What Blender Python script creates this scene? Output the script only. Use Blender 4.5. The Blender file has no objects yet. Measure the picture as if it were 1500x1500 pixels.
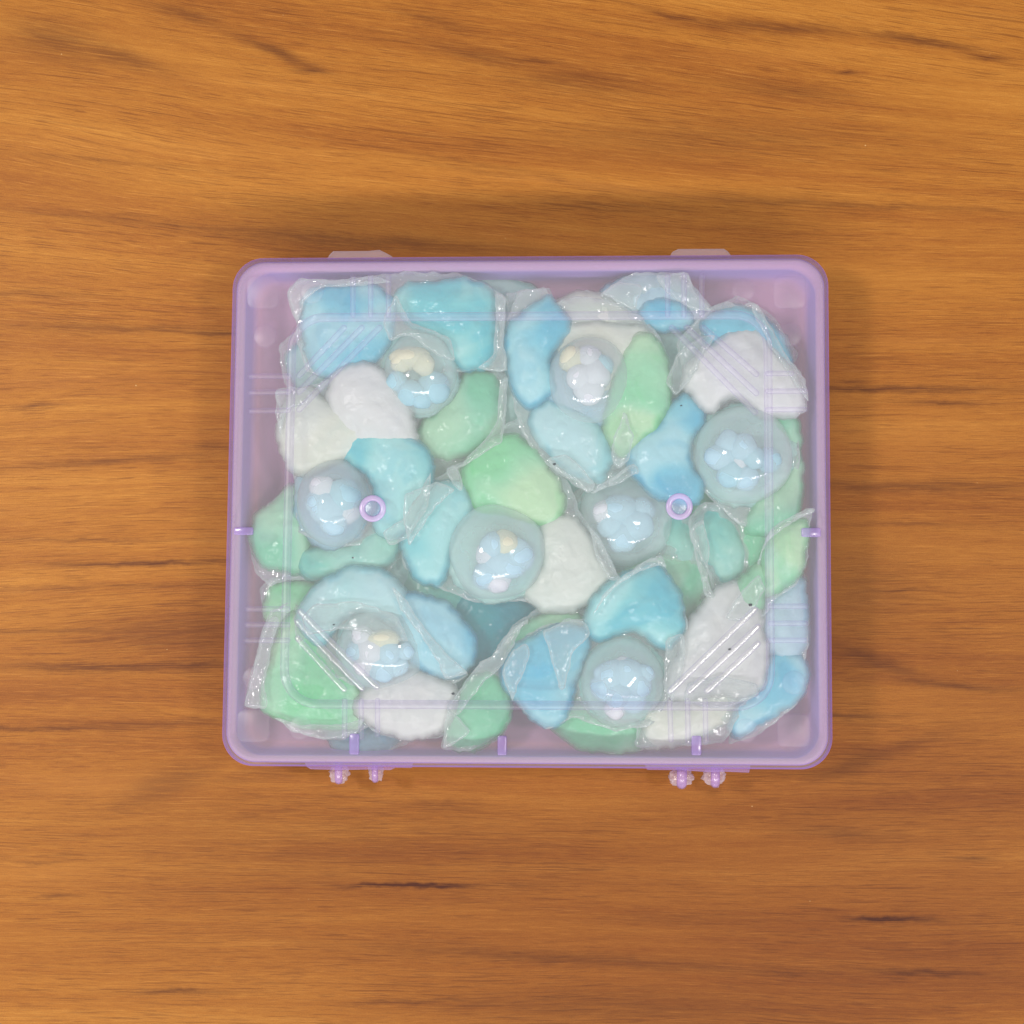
import bpy, bmesh, math, random
import numpy as np
from mathutils import Vector, Matrix, Euler, noise
from mathutils.geometry import delaunay_2d_cdt

random.seed(7); np.random.seed(7)
S = bpy.context.scene
COL = S.collection
MM = 0.001

# ------------------------------------------------------------------ camera
FPX = 3300.0                      # focal length in photo pixels (1500 px wide)
cam_d = bpy.data.cameras.new('camera'); cam = bpy.data.objects.new('camera', cam_d); COL.objects.link(cam)
cam_d.sensor_width = 36; cam_d.lens = 36*FPX/1500; cam_d.clip_start = 0.05; cam_d.clip_end = 20
cam_rot = Euler((math.radians(3.2), math.radians(0.8), math.radians(0.25)))
ROT = cam_rot.to_matrix()
ray0 = ROT @ Vector(((775-750)/FPX, (750-750)/FPX, -1))
CAMZ = 745.0
tt = (CAMZ-30)/-ray0.z
CAM = Vector((0, 0, 30)) - ray0*tt
cam.rotation_euler = cam_rot; cam.location = CAM*MM
S.camera = cam
def P(px, py, z):
    """point of the photograph at height z (mm)"""
    r = ROT @ Vector(((px-750)/FPX, (750-py)/FPX, -1))
    t = (CAM.z-z)/-r.z
    v = CAM + r*t
    return (v.x, v.y)
PXMM = 715/FPX

# ------------------------------------------------------------------ light
w = bpy.data.worlds.new('World'); S.world = w; w.use_nodes = True
bg = w.node_tree.nodes['Background']; bg.inputs[0].default_value = (1.0, 0.99, 0.965, 1); bg.inputs[1].default_value = 0.46
def lamp(name, loc, size, power, color):
    d = bpy.data.lights.new(name, 'AREA'); d.shape = 'DISK'; d.size = size; d.energy = power; d.color = color
    o = bpy.data.objects.new(name, d); COL.objects.link(o); o.location = loc
    o.rotation_euler = (Vector((0, 0, 0))-Vector(loc)).to_track_quat('-Z', 'Y').to_euler()
lamp('ceiling_lamp', (-0.50, 0.08, 0.98), 0.11, 4.9, (1, .96, .88))
lamp('ceiling_lamp', (0.40, -0.05, 0.98), 0.11, 2.4, (1, .96, .88))
lamp('strip_light', (-0.02, -1.42, 1.75), 3.4, 60, (1, .97, .92))
sl = bpy.data.objects['strip_light']; sl.data.shape = 'RECTANGLE'; sl.data.size = 3.4; sl.data.size_y = 0.16
S.view_settings.view_transform = 'Standard'; S.view_settings.look = 'None'
S.view_settings.exposure = 0.0; S.view_settings.gamma = 1
S.render.engine = 'CYCLES'
S.cycles.transparent_max_bounces = 64; S.cycles.max_bounces = 7; S.cycles.diffuse_bounces = 3; S.cycles.glossy_bounces = 2
S.cycles.caustics_reflective = False; S.cycles.caustics_refractive = False

# ------------------------------------------------------------------ node helpers
def mat(name):
    m = bpy.data.materials.new(name); m.use_nodes = True
    nt = m.node_tree; nt.nodes.clear()
    out = nt.nodes.new('ShaderNodeOutputMaterial')
    return m, nt, out
class N:
    def __init__(s, nt): s.nt = nt
    def n(s, t, **k):
        o = s.nt.nodes.new(t)
        for a, b in k.items(): setattr(o, a, b)
        return o
    def put(s, sock, v):
        if v is None: return
        if hasattr(v, 'is_output') or isinstance(v, bpy.types.NodeSocket): s.nt.links.new(v, sock)
        else:
            try: sock.default_value = v
            except Exception: sock.default_value = (*v, 1)
    def math(s, op, a, b=None, c=None, clamp=False):
        o = s.n('ShaderNodeMath', operation=op); o.use_clamp = clamp
        s.put(o.inputs[0], a); s.put(o.inputs[1], b)
        if c is not None: s.put(o.inputs[2], c)
        return o.outputs[0]
    def mixc(s, f, a, b, mode='MIX'):
        o = s.n('ShaderNodeMix', data_type='RGBA', blend_type=mode)
        s.put(o.inputs[0], f); s.put(o.inputs[6], a if not isinstance(a, tuple) else (*a[:3], 1)); s.put(o.inputs[7], b if not isinstance(b, tuple) else (*b[:3], 1))
        return o.outputs[2]
    def noise(s, vec, scale, detail=3, rough=.5, dist=0, w4=None):
        o = s.n('ShaderNodeTexNoise'); s.put(o.inputs['Vector'], vec); s.put(o.inputs['Scale'], scale)
        s.put(o.inputs['Detail'], detail); s.put(o.inputs['Roughness'], rough); s.put(o.inputs['Distortion'], dist)
        return o.outputs[0]
    def mapping(s, vec, scale=(1, 1, 1), loc=(0, 0, 0), rot=(0, 0, 0)):
        o = s.n('ShaderNodeMapping'); s.put(o.inputs[0], vec); o.inputs[1].default_value = loc; o.inputs[2].default_value = rot; o.inputs[3].default_value = scale
        return o.outputs[0]
    def ramp(s, f, stops, interp='LINEAR'):
        o = s.n('ShaderNodeValToRGB'); s.put(o.inputs[0], f); r = o.color_ramp; r.interpolation = interp
        while len(r.elements) > len(stops): r.elements.remove(r.elements[-1])
        while len(r.elements) < len(stops): r.elements.new(.5)
        for e, (p, c) in zip(r.elements, stops):
            e.position = p; e.color = (*c, 1) if isinstance(c, tuple) else (c, c, c, 1)
        return o.outputs[0]
    def smooth(s, v, a, b):
        o = s.n('ShaderNodeMapRange', interpolation_type='SMOOTHSTEP'); s.put(o.inputs[0], v)
        o.inputs[1].default_value = a; o.inputs[2].default_value = b
        return o.outputs[0]
def lin(r, g, b):
    f = lambda c: ((c/255+.055)/1.055)**2.4 if c > 10 else c/255/12.92
    return (f(r), f(g), f(b))

# ------------------------------------------------------------------ wood
def wood_material():
    m, nt, out = mat('orange_wood_laminate'); k = N(nt)
    geo = k.n('ShaderNodeNewGeometry').outputs['Position']
    pos = k.mapping(geo, scale=(1000, 1000, 1000))                # millimetres
    sx = k.n('ShaderNodeSeparateXYZ'); k.put(sx.inputs[0], pos)
    X, Y = sx.outputs[0], sx.outputs[1]
    # slow wander of the grain lines
    w1 = k.noise(k.mapping(pos, scale=(.0032, .010, 1), loc=(3.1, 1.7, 0)), 1.0, 2, .45)
    w2 = k.noise(k.mapping(pos, scale=(.012, .035, 1), loc=(9, 4, 0)), 1.0, 2, .5)
    yw = k.math('ADD', Y, k.math('MULTIPLY', k.math('SUBTRACT', w1, .5), 18))
    yw = k.math('ADD', yw, k.math('MULTIPLY', k.math('SUBTRACT', w2, .5), 3.5))
    slope = k.math('MULTIPLY', k.smooth(Y, 30, 150), k.math('MULTIPLY', X, .12))
    yw = k.math('ADD', yw, slope)
    cx = k.n('ShaderNodeCombineXYZ'); k.put(cx.inputs[0], X); k.put(cx.inputs[1], yw)
    gv = cx.outputs[0]
    broad = k.noise(k.mapping(gv, scale=(.0035, .035, 1)), 1, 2, .5)
    band = k.noise(k.mapping(gv, scale=(.006, .16, 1), loc=(5, 0, 0)), 1, 4, .6)
    fine = k.noise(k.mapping(gv, scale=(.04, .9, 1), loc=(0, 9, 0)), 1, 4, .7)
    fib = k.noise(k.mapping(gv, scale=(.22, 3.2, 1), loc=(2, 1, 0)), 1, 3, .8)
    v = k.math('MULTIPLY', broad, .34)
    v = k.math('ADD', v, k.math('MULTIPLY', band, .25))
    v = k.math('ADD', v, k.math('MULTIPLY', fine, .16))
    v = k.math('ADD', v, k.math('MULTIPLY', fib, .25))
    col = k.ramp(v, [(.36, lin(124, 69, 22)), (.44, lin(141, 83, 28)), (.50, lin(153, 95, 33)), (.56, lin(163, 105, 39)), (.64, lin(177, 121, 51))])
    pm = k.noise(k.mapping(pos, scale=(.013, .04, 1), loc=(7, 7, 0)), 1, 2, .5)
    pores = None
    # crisp thin pores and short streaks, denser in patches
    for (sx_, sy_, lx, t0, t1, st, m0, m1) in ((.030, 1.5, 40, .60, .66, .62, .38, .60), (.07, 3.0, 4, .58, .64, .55, .25, .50), (.016, 1.0, 91, .63, .70, .55, .42, .60), (.10, 3.4, 23, .60, .68, .38, .25, .5)):
        pn = k.noise(k.mapping(gv, scale=(sx_, sy_, 1), loc=(lx, lx*.7, 0)), 1, 2, .5)
        f = k.math('MULTIPLY', k.smooth(pn, t0, t1), k.math('MULTIPLY', k.smooth(pm, m0, m1), st))
        pores = f if pores is None else k.math('MAXIMUM', pores, f)
    col = k.mixc(k.math('MULTIPLY', pores, .78), col, lin(84, 38, 10))
    ln = k.noise(k.mapping(gv, scale=(.05, 2.6, 1), loc=(14, 63, 0)), 1, 2, .6)
    col = k.mixc(k.math('MULTIPLY', k.smooth(ln, .60, .68), .30), col, lin(198, 138, 66))
    # individual marks of the veneer: (px, py, half length px, half height px, slope, strength)
    grp = bpy.data.node_groups.new('wood_mark', 'ShaderNodeTree')
    itf = grp.interface
    for nm in ('X', 'Y', 'cx', 'cy', 'ix', 'iy', 'slope', 'strength'): itf.new_socket(nm, in_out='INPUT', socket_type='NodeSocketFloat')
    itf.new_socket('v', in_out='OUTPUT', socket_type='NodeSocketFloat')
    g = N(grp); gi = grp.nodes.new('NodeGroupInput'); go = grp.nodes.new('NodeGroupOutput'); I = gi.outputs
    dx = g.math('SUBTRACT', I[0], I[2]); dy = g.math('SUBTRACT', g.math('SUBTRACT', I[1], I[3]), g.math('MULTIPLY', dx, I[6]))
    a = g.math('MULTIPLY', dx, I[4]); b = g.math('MULTIPLY', dy, I[5])
    q = g.math('ADD', g.math('MULTIPLY', a, a), g.math('MULTIPLY', b, b))
    e = g.math('EXPONENT', g.math('MULTIPLY', q, -1.0))
    grp.links.new(g.math('MULTIPLY', e, I[7]), go.inputs[0])
    wob = k.noise(k.mapping(pos, scale=(.09, .05, 1), loc=(77, 2, 0)), 1, 3, .6)
    Ym = k.math('ADD', Y, k.math('MULTIPLY', k.math('SUBTRACT', wob, .5), 3.5))
    marks = [  # dark
        (600, 1297, 95, 4, 0, 1.1), (770, 1297, 60, 7, 0, .25), (1305, 1346, 62, 4.5, .03, .95), (1350, 1424, 90, 5, .03, .55), (1160, 1424, 70, 3, .06, .4),
        (1238, 106, 20, 3, 0, .6), (1425, 1259, 24, 4, 0, .45), (260, 1453, 75, 4, 0, .5), (640, 1467, 110, 4, -.02, .42), (85, 1313, 25, 4, 0, .35),
        (85, 60, 75, 30, .18, .42), (180, 85, 70, 15, .3, .4), (270, 20, 60, 9, .3, .45), (410, 78, 65, 9, .38, .55), (460, 103, 28, 5, .1, .5),
        (640, 30, 60, 10, .3, .28), (700, 80, 80, 12, .2, .38), (1000, 28, 60, 5, .28, .55), (1130, 40, 120, 10, .05, .5), (1350, 60, 90, 7, .16, .55), (1450, 85, 30, 5, .15, .55),
        (1150, 132, 110, 14, .12, .28), (1020, 205, 260, 34, 0, .30), (850, 120, 110, 22, .1, .3), (780, 90, 40, 4, .1, .45),
        (200, 482, 190, 7, .03, .35), (330, 489, 60, 3, 0, .45), (40, 430, 90, 5, .03, .3), (50, 595, 38, 4, -.06, .45), (170, 675, 170, 6, -.06, .36), (310, 655, 40, 7, 0, .3),
        (215, 825, 130, 4, -.02, .7), (130, 790, 160, 3, 0, .3), (140, 860, 180, 4, -.03, .3), (110, 925, 160, 5, 0, .3), (250, 925, 110, 30, 0, .32), (160, 977, 160, 7, 0, .55), (290, 973, 60, 4, -.05, .4),
        (60, 1067, 130, 4, 0, .5), (230, 1060, 130, 6, -.04, .35), (240, 1150, 75, 26, -.3, .42), (190, 1188, 40, 3, 0, .3), (60, 1262, 60, 3, 0, .35), (560, 1220, 420, 90, 0, .22), (650, 1180, 90, 10, 0, .3),
        (420, 1128, 120, 14, -.16, .3), (1300, 570, 170, 6, 0, .6), (1380, 590, 70, 4, .02, .5), (1245, 558, 20, 3, 0, .4), (1340, 712, 200, 9, 0, .45), (1310, 865, 50, 3, 0, .45), (1330, 768, 80, 4, 0, .32), (1280, 860, 80, 60, 0, .22),
        (1290, 970, 70, 12, .35, .42), (1400, 1003, 90, 6, .1, .45), (1230, 1048, 80, 5, 0, .4), (1280, 1110, 110, 12, -.35, .32), (1230, 1220, 90, 10, .06, .3), (1050, 1190, 260, 40, 0, .12),
        (840, 1405, 300, 10, .05, .35), (900, 1475, 240, 26, 0, .26), (560, 355, 260, 12, .06, .4), (800, 262, 200, 4, .13, .22), (880, 300, 120, 12, .05, .22), (700, 240, 200, 4, .16, .2), (1250, 300, 260, 5, .04, .34), (1000, 1345, 130, 10, 0, .12),
        (140, 235, 220, 5, .09, .18), (260, 330, 260, 5, .09, .28), (190, 315, 60, 3, .05, .25)]
    tot = None
    def add(mk):
        o = k.n('ShaderNodeGroup'); o.node_tree = grp
        px, py, hl, hh, sl, st = mk
        x, y = P(px, py, 0); sc = CAMZ/FPX
        for s_, v_ in zip(o.inputs, (X, Ym, x, y, 1/(hl*sc), 1/(hh*sc), -sl, st)): k.put(s_, v_)
        return o.outputs[0]
    for mk in marks:
        o = add(mk); tot = o if tot is None else k.math('MAXIMUM', tot, k.math('ADD', o, k.math('MULTIPLY', tot, .35)))
    brk = k.noise(k.mapping(gv, scale=(.06, 1.5, 1), loc=(1, 2, 0)), 1, 3, .6)
    tot = k.math('MULTIPLY', k.math('MULTIPLY', tot, 1.2), k.math('ADD', .4, k.math('MULTIPLY', k.smooth(brk, .30, .58), .75)))
    col = k.mixc(k.math('MULTIPLY', tot, 1.0, clamp=True), col, lin(74, 32, 14))
    light = [(130, 1150, 130, 16, 0, .45), (1340, 650, 120, 50, 0, .3), (900, 275, 200, 7, .1, .4), (60, 1280, 90, 20, 0, .3), (1450, 20, 60, 20, 0, .2), (230, 215, 240, 18, .05, .25), (1150, 80, 90, 14, 0, .3), (1350, 500, 110, 10, 0, .3), (420, 130, 200, 10, .1, .25), (110, 560, 140, 22, 0, .22)]
    lt = None
    for mk in light:
        o = add(mk); lt = o if lt is None else k.math('ADD', lt, o)
    col = k.mixc(k.math('MULTIPLY', lt, brk, clamp=True), col, lin(186, 124, 56))
    # broad patches multiplied darker and browner, strongest along the bottom and lower right
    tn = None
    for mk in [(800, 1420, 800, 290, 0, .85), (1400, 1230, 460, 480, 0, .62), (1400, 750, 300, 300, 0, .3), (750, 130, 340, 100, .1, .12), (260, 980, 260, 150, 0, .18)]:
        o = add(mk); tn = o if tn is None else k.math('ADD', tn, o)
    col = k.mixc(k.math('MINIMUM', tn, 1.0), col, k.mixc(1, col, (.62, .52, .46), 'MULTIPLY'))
    # pale dust specks and print grain
    sp = k.n('ShaderNodeTexVoronoi'); k.put(sp.inputs['Vector'], pos); sp.inputs['Scale'].default_value = .16
    dm = k.noise(k.mapping(pos, scale=(.02, .02, 1), loc=(50, 0, 0)), 1, 1, .5)
    sepc = k.n('ShaderNodeSeparateColor'); k.put(sepc.inputs[0], sp.outputs['Color'])
    dust = k.math('MULTIPLY', k.math('LESS_THAN', sp.outputs['Distance'], k.math('MULTIPLY', sepc.outputs[0], .045)), k.math('GREATER_THAN', sepc.outputs[1], .8))
    col = k.mixc(k.math('MULTIPLY', dust, .55), col, lin(200, 165, 115))
    gr = k.noise(k.mapping(pos, scale=(2.6, 3.4, 1)), 1, 3, .8)
    col = k.mixc(.34, col, k.mixc(1, col, k.ramp(gr, [(.3, .45), (.7, 1.7)]), 'MULTIPLY'))
    b = k.n('ShaderNodeBsdfPrincipled'); k.put(b.inputs['Base Color'], col)
    k.put(b.inputs['Roughness'], k.math('ADD', .42, k.math('MULTIPLY', fine, .12))); b.inputs['Specular IOR Level'].default_value = .2
    bm_ = k.n('ShaderNodeBump'); bm_.inputs['Strength'].default_value = .12; bm_.inputs['Distance'].default_value = .0002
    k.put(bm_.inputs['Height'], k.math('SUBTRACT', fib, pores)); k.put(b.inputs['Normal'], bm_.outputs[0])
    nt.links.new(b.outputs[0], out.inputs[0])
    return m

# ------------------------------------------------------------------ thin clear plastic
def plastic(name, a, scat, tint=(1, 1, 1), deep=None, pmax=.9, rough=.06, bump=0, bscale=60, edge_attr=False, edge_boost=.5, fres=1.0, grain=0, trl=.4):
    """thin see-through plastic: tinted transmission, milky scatter growing with path length, gloss on top"""
    m, nt, out = mat(name); k = N(nt)
    g = k.n('ShaderNodeNewGeometry')
    tc = k.mapping(g.outputs['Position'], scale=(1000, 1000, 1000))
    nrm = None
    if bump:
        h = k.noise(tc, bscale, 3, .55, .4)
        b = k.n('ShaderNodeBump'); b.inputs['Strength'].default_value = 1; b.inputs['Distance'].default_value = bump*MM
        k.put(b.inputs['Height'], h); nrm = b.outputs[0]
    dot = k.n('ShaderNodeVectorMath', operation='DOT_PRODUCT'); k.put(dot.inputs[0], g.outputs['Normal']); k.put(dot.inputs[1], g.outputs['Incoming'])
    c = k.math('MAXIMUM', k.math('ABSOLUTE', dot.outputs['Value']), .08)
    op = k.math('SUBTRACT', 1, k.math('POWER', 1-a, k.math('DIVIDE', 1, c)))
    if grain:
        gn = k.noise(tc, grain, 4, .6)
        op = k.math('MULTIPLY', op, k.math('ADD', .7, k.math('MULTIPLY', gn, .6)), clamp=True)
    if edge_attr:
        at = k.n('ShaderNodeAttribute'); at.attribute_name = 'rim'
        op = k.math('ADD', op, k.math('MULTIPLY', at.outputs['Fac'], edge_boost), clamp=True)
    op = k.math('MINIMUM', op, pmax)
    tr = k.n('ShaderNodeBsdfTransparent')
    ic = k.math('DIVIDE', 1, k.math('MAXIMUM', c, .3)); cc = k.n('ShaderNodeCombineColor')
    for q_ in range(3): k.put(cc.inputs[q_], k.math('POWER', tint[q_], ic))
    k.put(tr.inputs[0], cc.outputs[0])
    df = k.n('ShaderNodeBsdfDiffuse'); tl = k.n('ShaderNodeBsdfTranslucent')
    scol = k.mixc(k.smooth(k.math('DIVIDE', 1, c), 1.25, 4.0), scat, deep or scat)
    for x in (df, tl): k.put(x.inputs[0], scol)
    sc = k.n('ShaderNodeMixShader'); sc.inputs[0].default_value = trl; nt.links.new(df.outputs[0], sc.inputs[1]); nt.links.new(tl.outputs[0], sc.inputs[2])
    mx = k.n('ShaderNodeMixShader'); k.put(mx.inputs[0], op); nt.links.new(tr.outputs[0], mx.inputs[1]); nt.links.new(sc.outputs[0], mx.inputs[2])
    gl = k.n('ShaderNodeBsdfGlossy'); gl.inputs['Roughness'].default_value = rough; gl.inputs[0].default_value = (1, 1, 1, 1)
    fr = k.n('ShaderNodeFresnel'); fr.inputs[0].default_value = 1.45
    if nrm: k.put(gl.inputs['Normal'], nrm); k.put(fr.inputs['Normal'], nrm)
    # keep the fresnel of a front face on both sides of the thin sheet
    ff = k.math('MINIMUM', k.math('MULTIPLY', fr.outputs[0], fres), .55)
    ff = k.math('MULTIPLY', ff, k.math('SUBTRACT', 1, g.outputs['Backfacing']))
    fin = k.n('ShaderNodeMixShader'); k.put(fin.inputs[0], ff); nt.links.new(mx.outputs[0], fin.inputs[1]); nt.links.new(gl.outputs[0], fin.inputs[2])
    nt.links.new(fin.outputs[0], out.inputs[0])
    return m

def pouch(name, pale, deep, other, rough=.08, sss=.18, deep_amt=.9):
    """pocket of detergent: pale in the middle, pigment gathered towards the seam in uneven swirls"""
    m, nt, out = mat(name); k = N(nt)
    g = k.n('ShaderNodeNewGeometry'); oi = k.n('ShaderNodeObjectInfo')
    pos = k.mapping(g.outputs['Position'], scale=(1000, 1000, 1000))
    at = k.n('ShaderNodeAttribute'); at.attribute_name = 'rim'
    offs = k.n('ShaderNodeCombineXYZ'); k.put(offs.inputs[0], k.math('MULTIPLY', oi.outputs['Random'], 200)); k.put(offs.inputs[1], k.math('MULTIPLY', oi.outputs['Random'], 90))
    va = k.n('ShaderNodeVectorMath', operation='ADD'); k.put(va.inputs[0], pos); k.put(va.inputs[1], offs.outputs[0]); ps = va.outputs[0]
    n1 = k.noise(ps, .06, 1, .4, .6); n2 = k.noise(ps, .09, 2, .4, .8); n4 = k.noise(ps, .036, 1, .4, .5)
    # pigment settles along the seam, on one side more than on the other
    side = k.smooth(n1, .42, .58)
    e = k.math('ADD', at.outputs['Fac'], k.math('MULTIPLY', k.math('SUBTRACT', n2, .5), 1.2))
    f = k.math('MULTIPLY', k.smooth(e, .15, .95), k.math('ADD', .10, k.math('MULTIPLY', side, .80)))
    # and drifts through the middle in broad soft clouds
    f = k.math('MAXIMUM', f, k.math('MULTIPLY', k.smooth(n4, .42, .66), .62))
    wisp = k.smooth(k.noise(ps, .05, 2, .4, 2.2), .50, .66)
    f = k.math('ADD', f, k.math('MULTIPLY', wisp, .22), clamp=True)
    f = k.math('MULTIPLY', f, deep_amt)
    col = k.mixc(f, pale, deep)
    col = k.mixc(k.math('MULTIPLY', k.smooth(n4, .38, .60), .6), col, k.mixc(f, other, deep))
    hv = k.n('ShaderNodeHueSaturation'); hv.inputs['Value'].default_value = 1
    k.put(hv.inputs['Hue'], k.math('ADD', .492, k.math('MULTIPLY', oi.outputs['Random'], .016))); k.put(hv.inputs['Color'], col)
    b = k.n('ShaderNodeBsdfPrincipled'); k.put(b.inputs['Base Color'], hv.outputs[0])
    b.inputs['Roughness'].default_value = rough; b.inputs['IOR'].default_value = 1.40; b.inputs['Specular IOR Level'].default_value = .3
    
    h = k.math('ADD', k.noise(pos, .35, 3, .55, .6), k.math('MULTIPLY', k.noise(pos, 1.3, 3, .6, .5), .10))
    bp = k.n('ShaderNodeBump'); bp.inputs['Strength'].default_value = 1; bp.inputs['Distance'].default_value = .00028
    k.put(bp.inputs['Height'], h); k.put(b.inputs['Normal'], bp.outputs[0])
    tr = k.n('ShaderNodeBsdfTransparent'); mx = k.n('ShaderNodeMixShader')
    tl = k.n('ShaderNodeBsdfTranslucent'); k.put(tl.inputs[0], hv.outputs[0]); m2 = k.n('ShaderNodeMixShader'); m2.inputs[0].default_value = sss
    nt.links.new(b.outputs[0], m2.inputs[1]); nt.links.new(tl.outputs[0], m2.inputs[2])
    k.put(mx.inputs[0], k.math('SUBTRACT', .92, k.math('MULTIPLY', k.smooth(at.outputs['Fac'], .25, 1.0), .60)))
    nt.links.new(tr.outputs[0], mx.inputs[1]); nt.links.new(m2.outputs[0], mx.inputs[2]); nt.links.new(mx.outputs[0], out.inputs[0])
    return m

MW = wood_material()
LID = plastic('clear_lilac_plastic', .11, (.65, .68, .69), (.955, .95, .97), deep=(.46, .28, .98), pmax=.80, fres=.7, rough=.46, bump=.05, bscale=.12)
BASE = plastic('lilac_base_plastic', .42, (.95, .60, .86), (.98, .89, .95), deep=(.52, .40, .95), pmax=.75, rough=.5, bump=.03, bscale=.2, fres=.35, trl=.12)
RIB = plastic('moulded_rib_plastic', .05, (.86, .85, .92), (.985, .98, .99), deep=(.90, .88, .98), rough=.20, bump=.10, bscale=.9, fres=5.5)
RIDGE = plastic('panel_step_plastic', .034, (.82, .78, .95), (.97, .96, .99), rough=.4, fres=1.0)
PAD = plastic('moulded_pad_plastic', .018, (.82, .74, .86), (.98, .97, .99), rough=.4, fres=.9)
STRIP = plastic('hinge_strip_plastic', .22, (.66, .52, .90), (.95, .88, .98), rough=.25)
PIN = plastic('hinge_pin_plastic', .30, (.66, .50, .88), (.93, .85, .97), rough=.2)
PURP = plastic('dense_purple_plastic', .40, (.58, .44, .88), (.85, .75, .95), rough=.2)
RING = plastic('pink_lilac_pin_plastic', .6, (.78, .58, .90), (.9, .85, .95), rough=.2)
PINH = plastic('pin_head_plastic', .28, (.60, .66, .90), (.9, .92, 1), rough=.15, bump=.3, bscale=.6)
CLEAR = plastic('frosted_clear_plastic', .34, (.86, .74, .80), (.97, .95, .97), rough=.15, bump=.15, bscale=.6)
FLAP = plastic('folded_film', .15, (.78, .88, .84), (.985, .99, .985), rough=.10, bump=.3, bscale=.3, edge_attr=True, edge_boost=.20, grain=.2)
FILM = plastic('water_soluble_film', .23, (.76, .87, .84), (.985, .99, .985), rough=.06, bump=.36, bscale=.24, edge_attr=True, edge_boost=.15, grain=.25)
DOME = plastic('clear_dome_film', .25, (.80, .89, .87), (.975, .99, .985), pmax=.42, rough=.07, bump=.12, bscale=.12, grain=.12)

PM = {
 'blue':  pouch('blue_detergent', lin(172, 228, 232), lin(52, 184, 218), lin(130, 220, 226)),
 'cyan':  pouch('aqua_detergent', lin(168, 232, 226), lin(40, 192, 210), lin(130, 224, 212)),
 'pale':  pouch('pale_blue_detergent', lin(188, 232, 232), lin(100, 204, 222), lin(166, 228, 214)),
 'green': pouch('mint_green_detergent', lin(176, 226, 184), lin(84, 204, 142), lin(142, 220, 194)),
 'lime':  pouch('light_green_detergent', lin(192, 236, 186), lin(92, 218, 130), lin(150, 228, 202)),
 'teal':  pouch('teal_detergent', lin(160, 220, 204), lin(54, 192, 190), lin(140, 218, 180)),
 'deep':  pouch('deep_teal_detergent', lin(24, 160, 172), lin(10, 140, 164), lin(50, 174, 168)),
 'white': pouch('white_powder', lin(220, 225, 221), lin(208, 222, 220), lin(222, 224, 212), rough=.22, sss=.12, deep_amt=.5),
 'cream': pouch('cream_powder', lin(216, 226, 212), lin(190, 216, 206), lin(226, 227, 200), rough=.22, sss=.12, deep_amt=.5),
 'gel':   pouch('grey_green_gel', lin(190, 232, 224), lin(140, 216, 210), lin(188, 234, 214), rough=.2),
 'grey':  pouch('grey_blue_powder', lin(178, 216, 224), lin(124, 200, 222), lin(198, 216, 214), rough=.3),
}
def bead_mat(name, c):
    m, nt, out = mat(name); k = N(nt)
    b = k.n('ShaderNodeBsdfPrincipled'); g = k.n('ShaderNodeNewGeometry')
    n = k.noise(k.mapping(g.outputs['Position'], scale=(1000,)*3), .5, 3, .5)
    k.put(b.inputs['Base Color'], k.mixc(k.math('MULTIPLY', n, .35), tuple(c), tuple(x*.8 for x in c)))
    b.inputs['Roughness'].default_value = .4; b.inputs['Specular IOR Level'].default_value = .2; tl = k.n('ShaderNodeBsdfTranslucent'); tl.inputs[0].default_value = (*c, 1); mx = k.n('ShaderNodeMixShader'); mx.inputs[0].default_value = .22
    tp = k.n('ShaderNodeBsdfTransparent'); m3 = k.n('ShaderNodeMixShader'); lw = k.n('ShaderNodeLayerWeight'); lw.inputs[0].default_value = .35
    nt.links.new(b.outputs[0], mx.inputs[1]); nt.links.new(tl.outputs[0], mx.inputs[2])
    k.put(m3.inputs[0], k.math('MULTIPLY', k.smooth(lw.outputs['Facing'], .35, 1.0), .7)); nt.links.new(mx.outputs[0], m3.inputs[1]); nt.links.new(tp.outputs[0], m3.inputs[2])
    nt.links.new(m3.outputs[0], out.inputs[0]); return m
BM = {'b': bead_mat('blue_bead_coating', lin(192, 234, 244)), 'w': bead_mat('white_bead_coating', lin(236, 242, 244)), 'c': bead_mat('cream_bead_coating', lin(240, 240, 206)), 't': bead_mat('teal_bead_coating', lin(176, 228, 236))}
def speck_mat():
    m, nt, out = mat('black_speck'); k = N(nt); b = k.n('ShaderNodeBsdfPrincipled')
    n = k.noise(None, 900, 2); k.put(b.inputs['Base Color'], k.mixc(n, (.03, .04, .05), (.08, .09, .1))); nt.links.new(b.outputs[0], out.inputs[0]); return m
SPECK = speck_mat()

# ------------------------------------------------------------------ object helpers
def mesh_obj(name, verts, faces, m, parent=None, smooth=True, rim=None):
    me = bpy.data.meshes.new(name); me.from_pydata([(x*MM, y*MM, z*MM) for x, y, z in verts], [], faces); me.update()
    me.materials.append(m)
    if rim is not None:
        a = me.attributes.new('rim', 'FLOAT', 'POINT'); a.data.foreach_set('value', np.asarray(rim, dtype=np.float32))
    if smooth: me.polygons.foreach_set('use_smooth', [True]*len(me.polygons))
    o = bpy.data.objects.new(name, me); COL.objects.link(o)
    if parent: o.parent = parent; o.matrix_parent_inverse = Matrix.Translation(-parent.location)
    return o
def thing(name, label, cat, loc, group=None):
    o = bpy.data.objects.new(name, None); COL.objects.link(o); o.location = Vector(loc)*MM; o.empty_display_size = .01
    o['label'] = label; o['category'] = cat
    if group: o['group'] = group
    return o
def bm_obj(name, bm, m, parent=None, smooth=True):
    me = bpy.data.meshes.new(name); bmesh.ops.recalc_face_normals(bm, faces=bm.faces); bm.to_mesh(me); bm.free(); me.materials.append(m)
    if smooth: me.polygons.foreach_set('use_smooth', [True]*len(me.polygons))
    o = bpy.data.objects.new(name, me); COL.objects.link(o)
    if parent: o.parent = parent; o.matrix_parent_inverse = Matrix.Translation(-parent.location)
    return o
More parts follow.
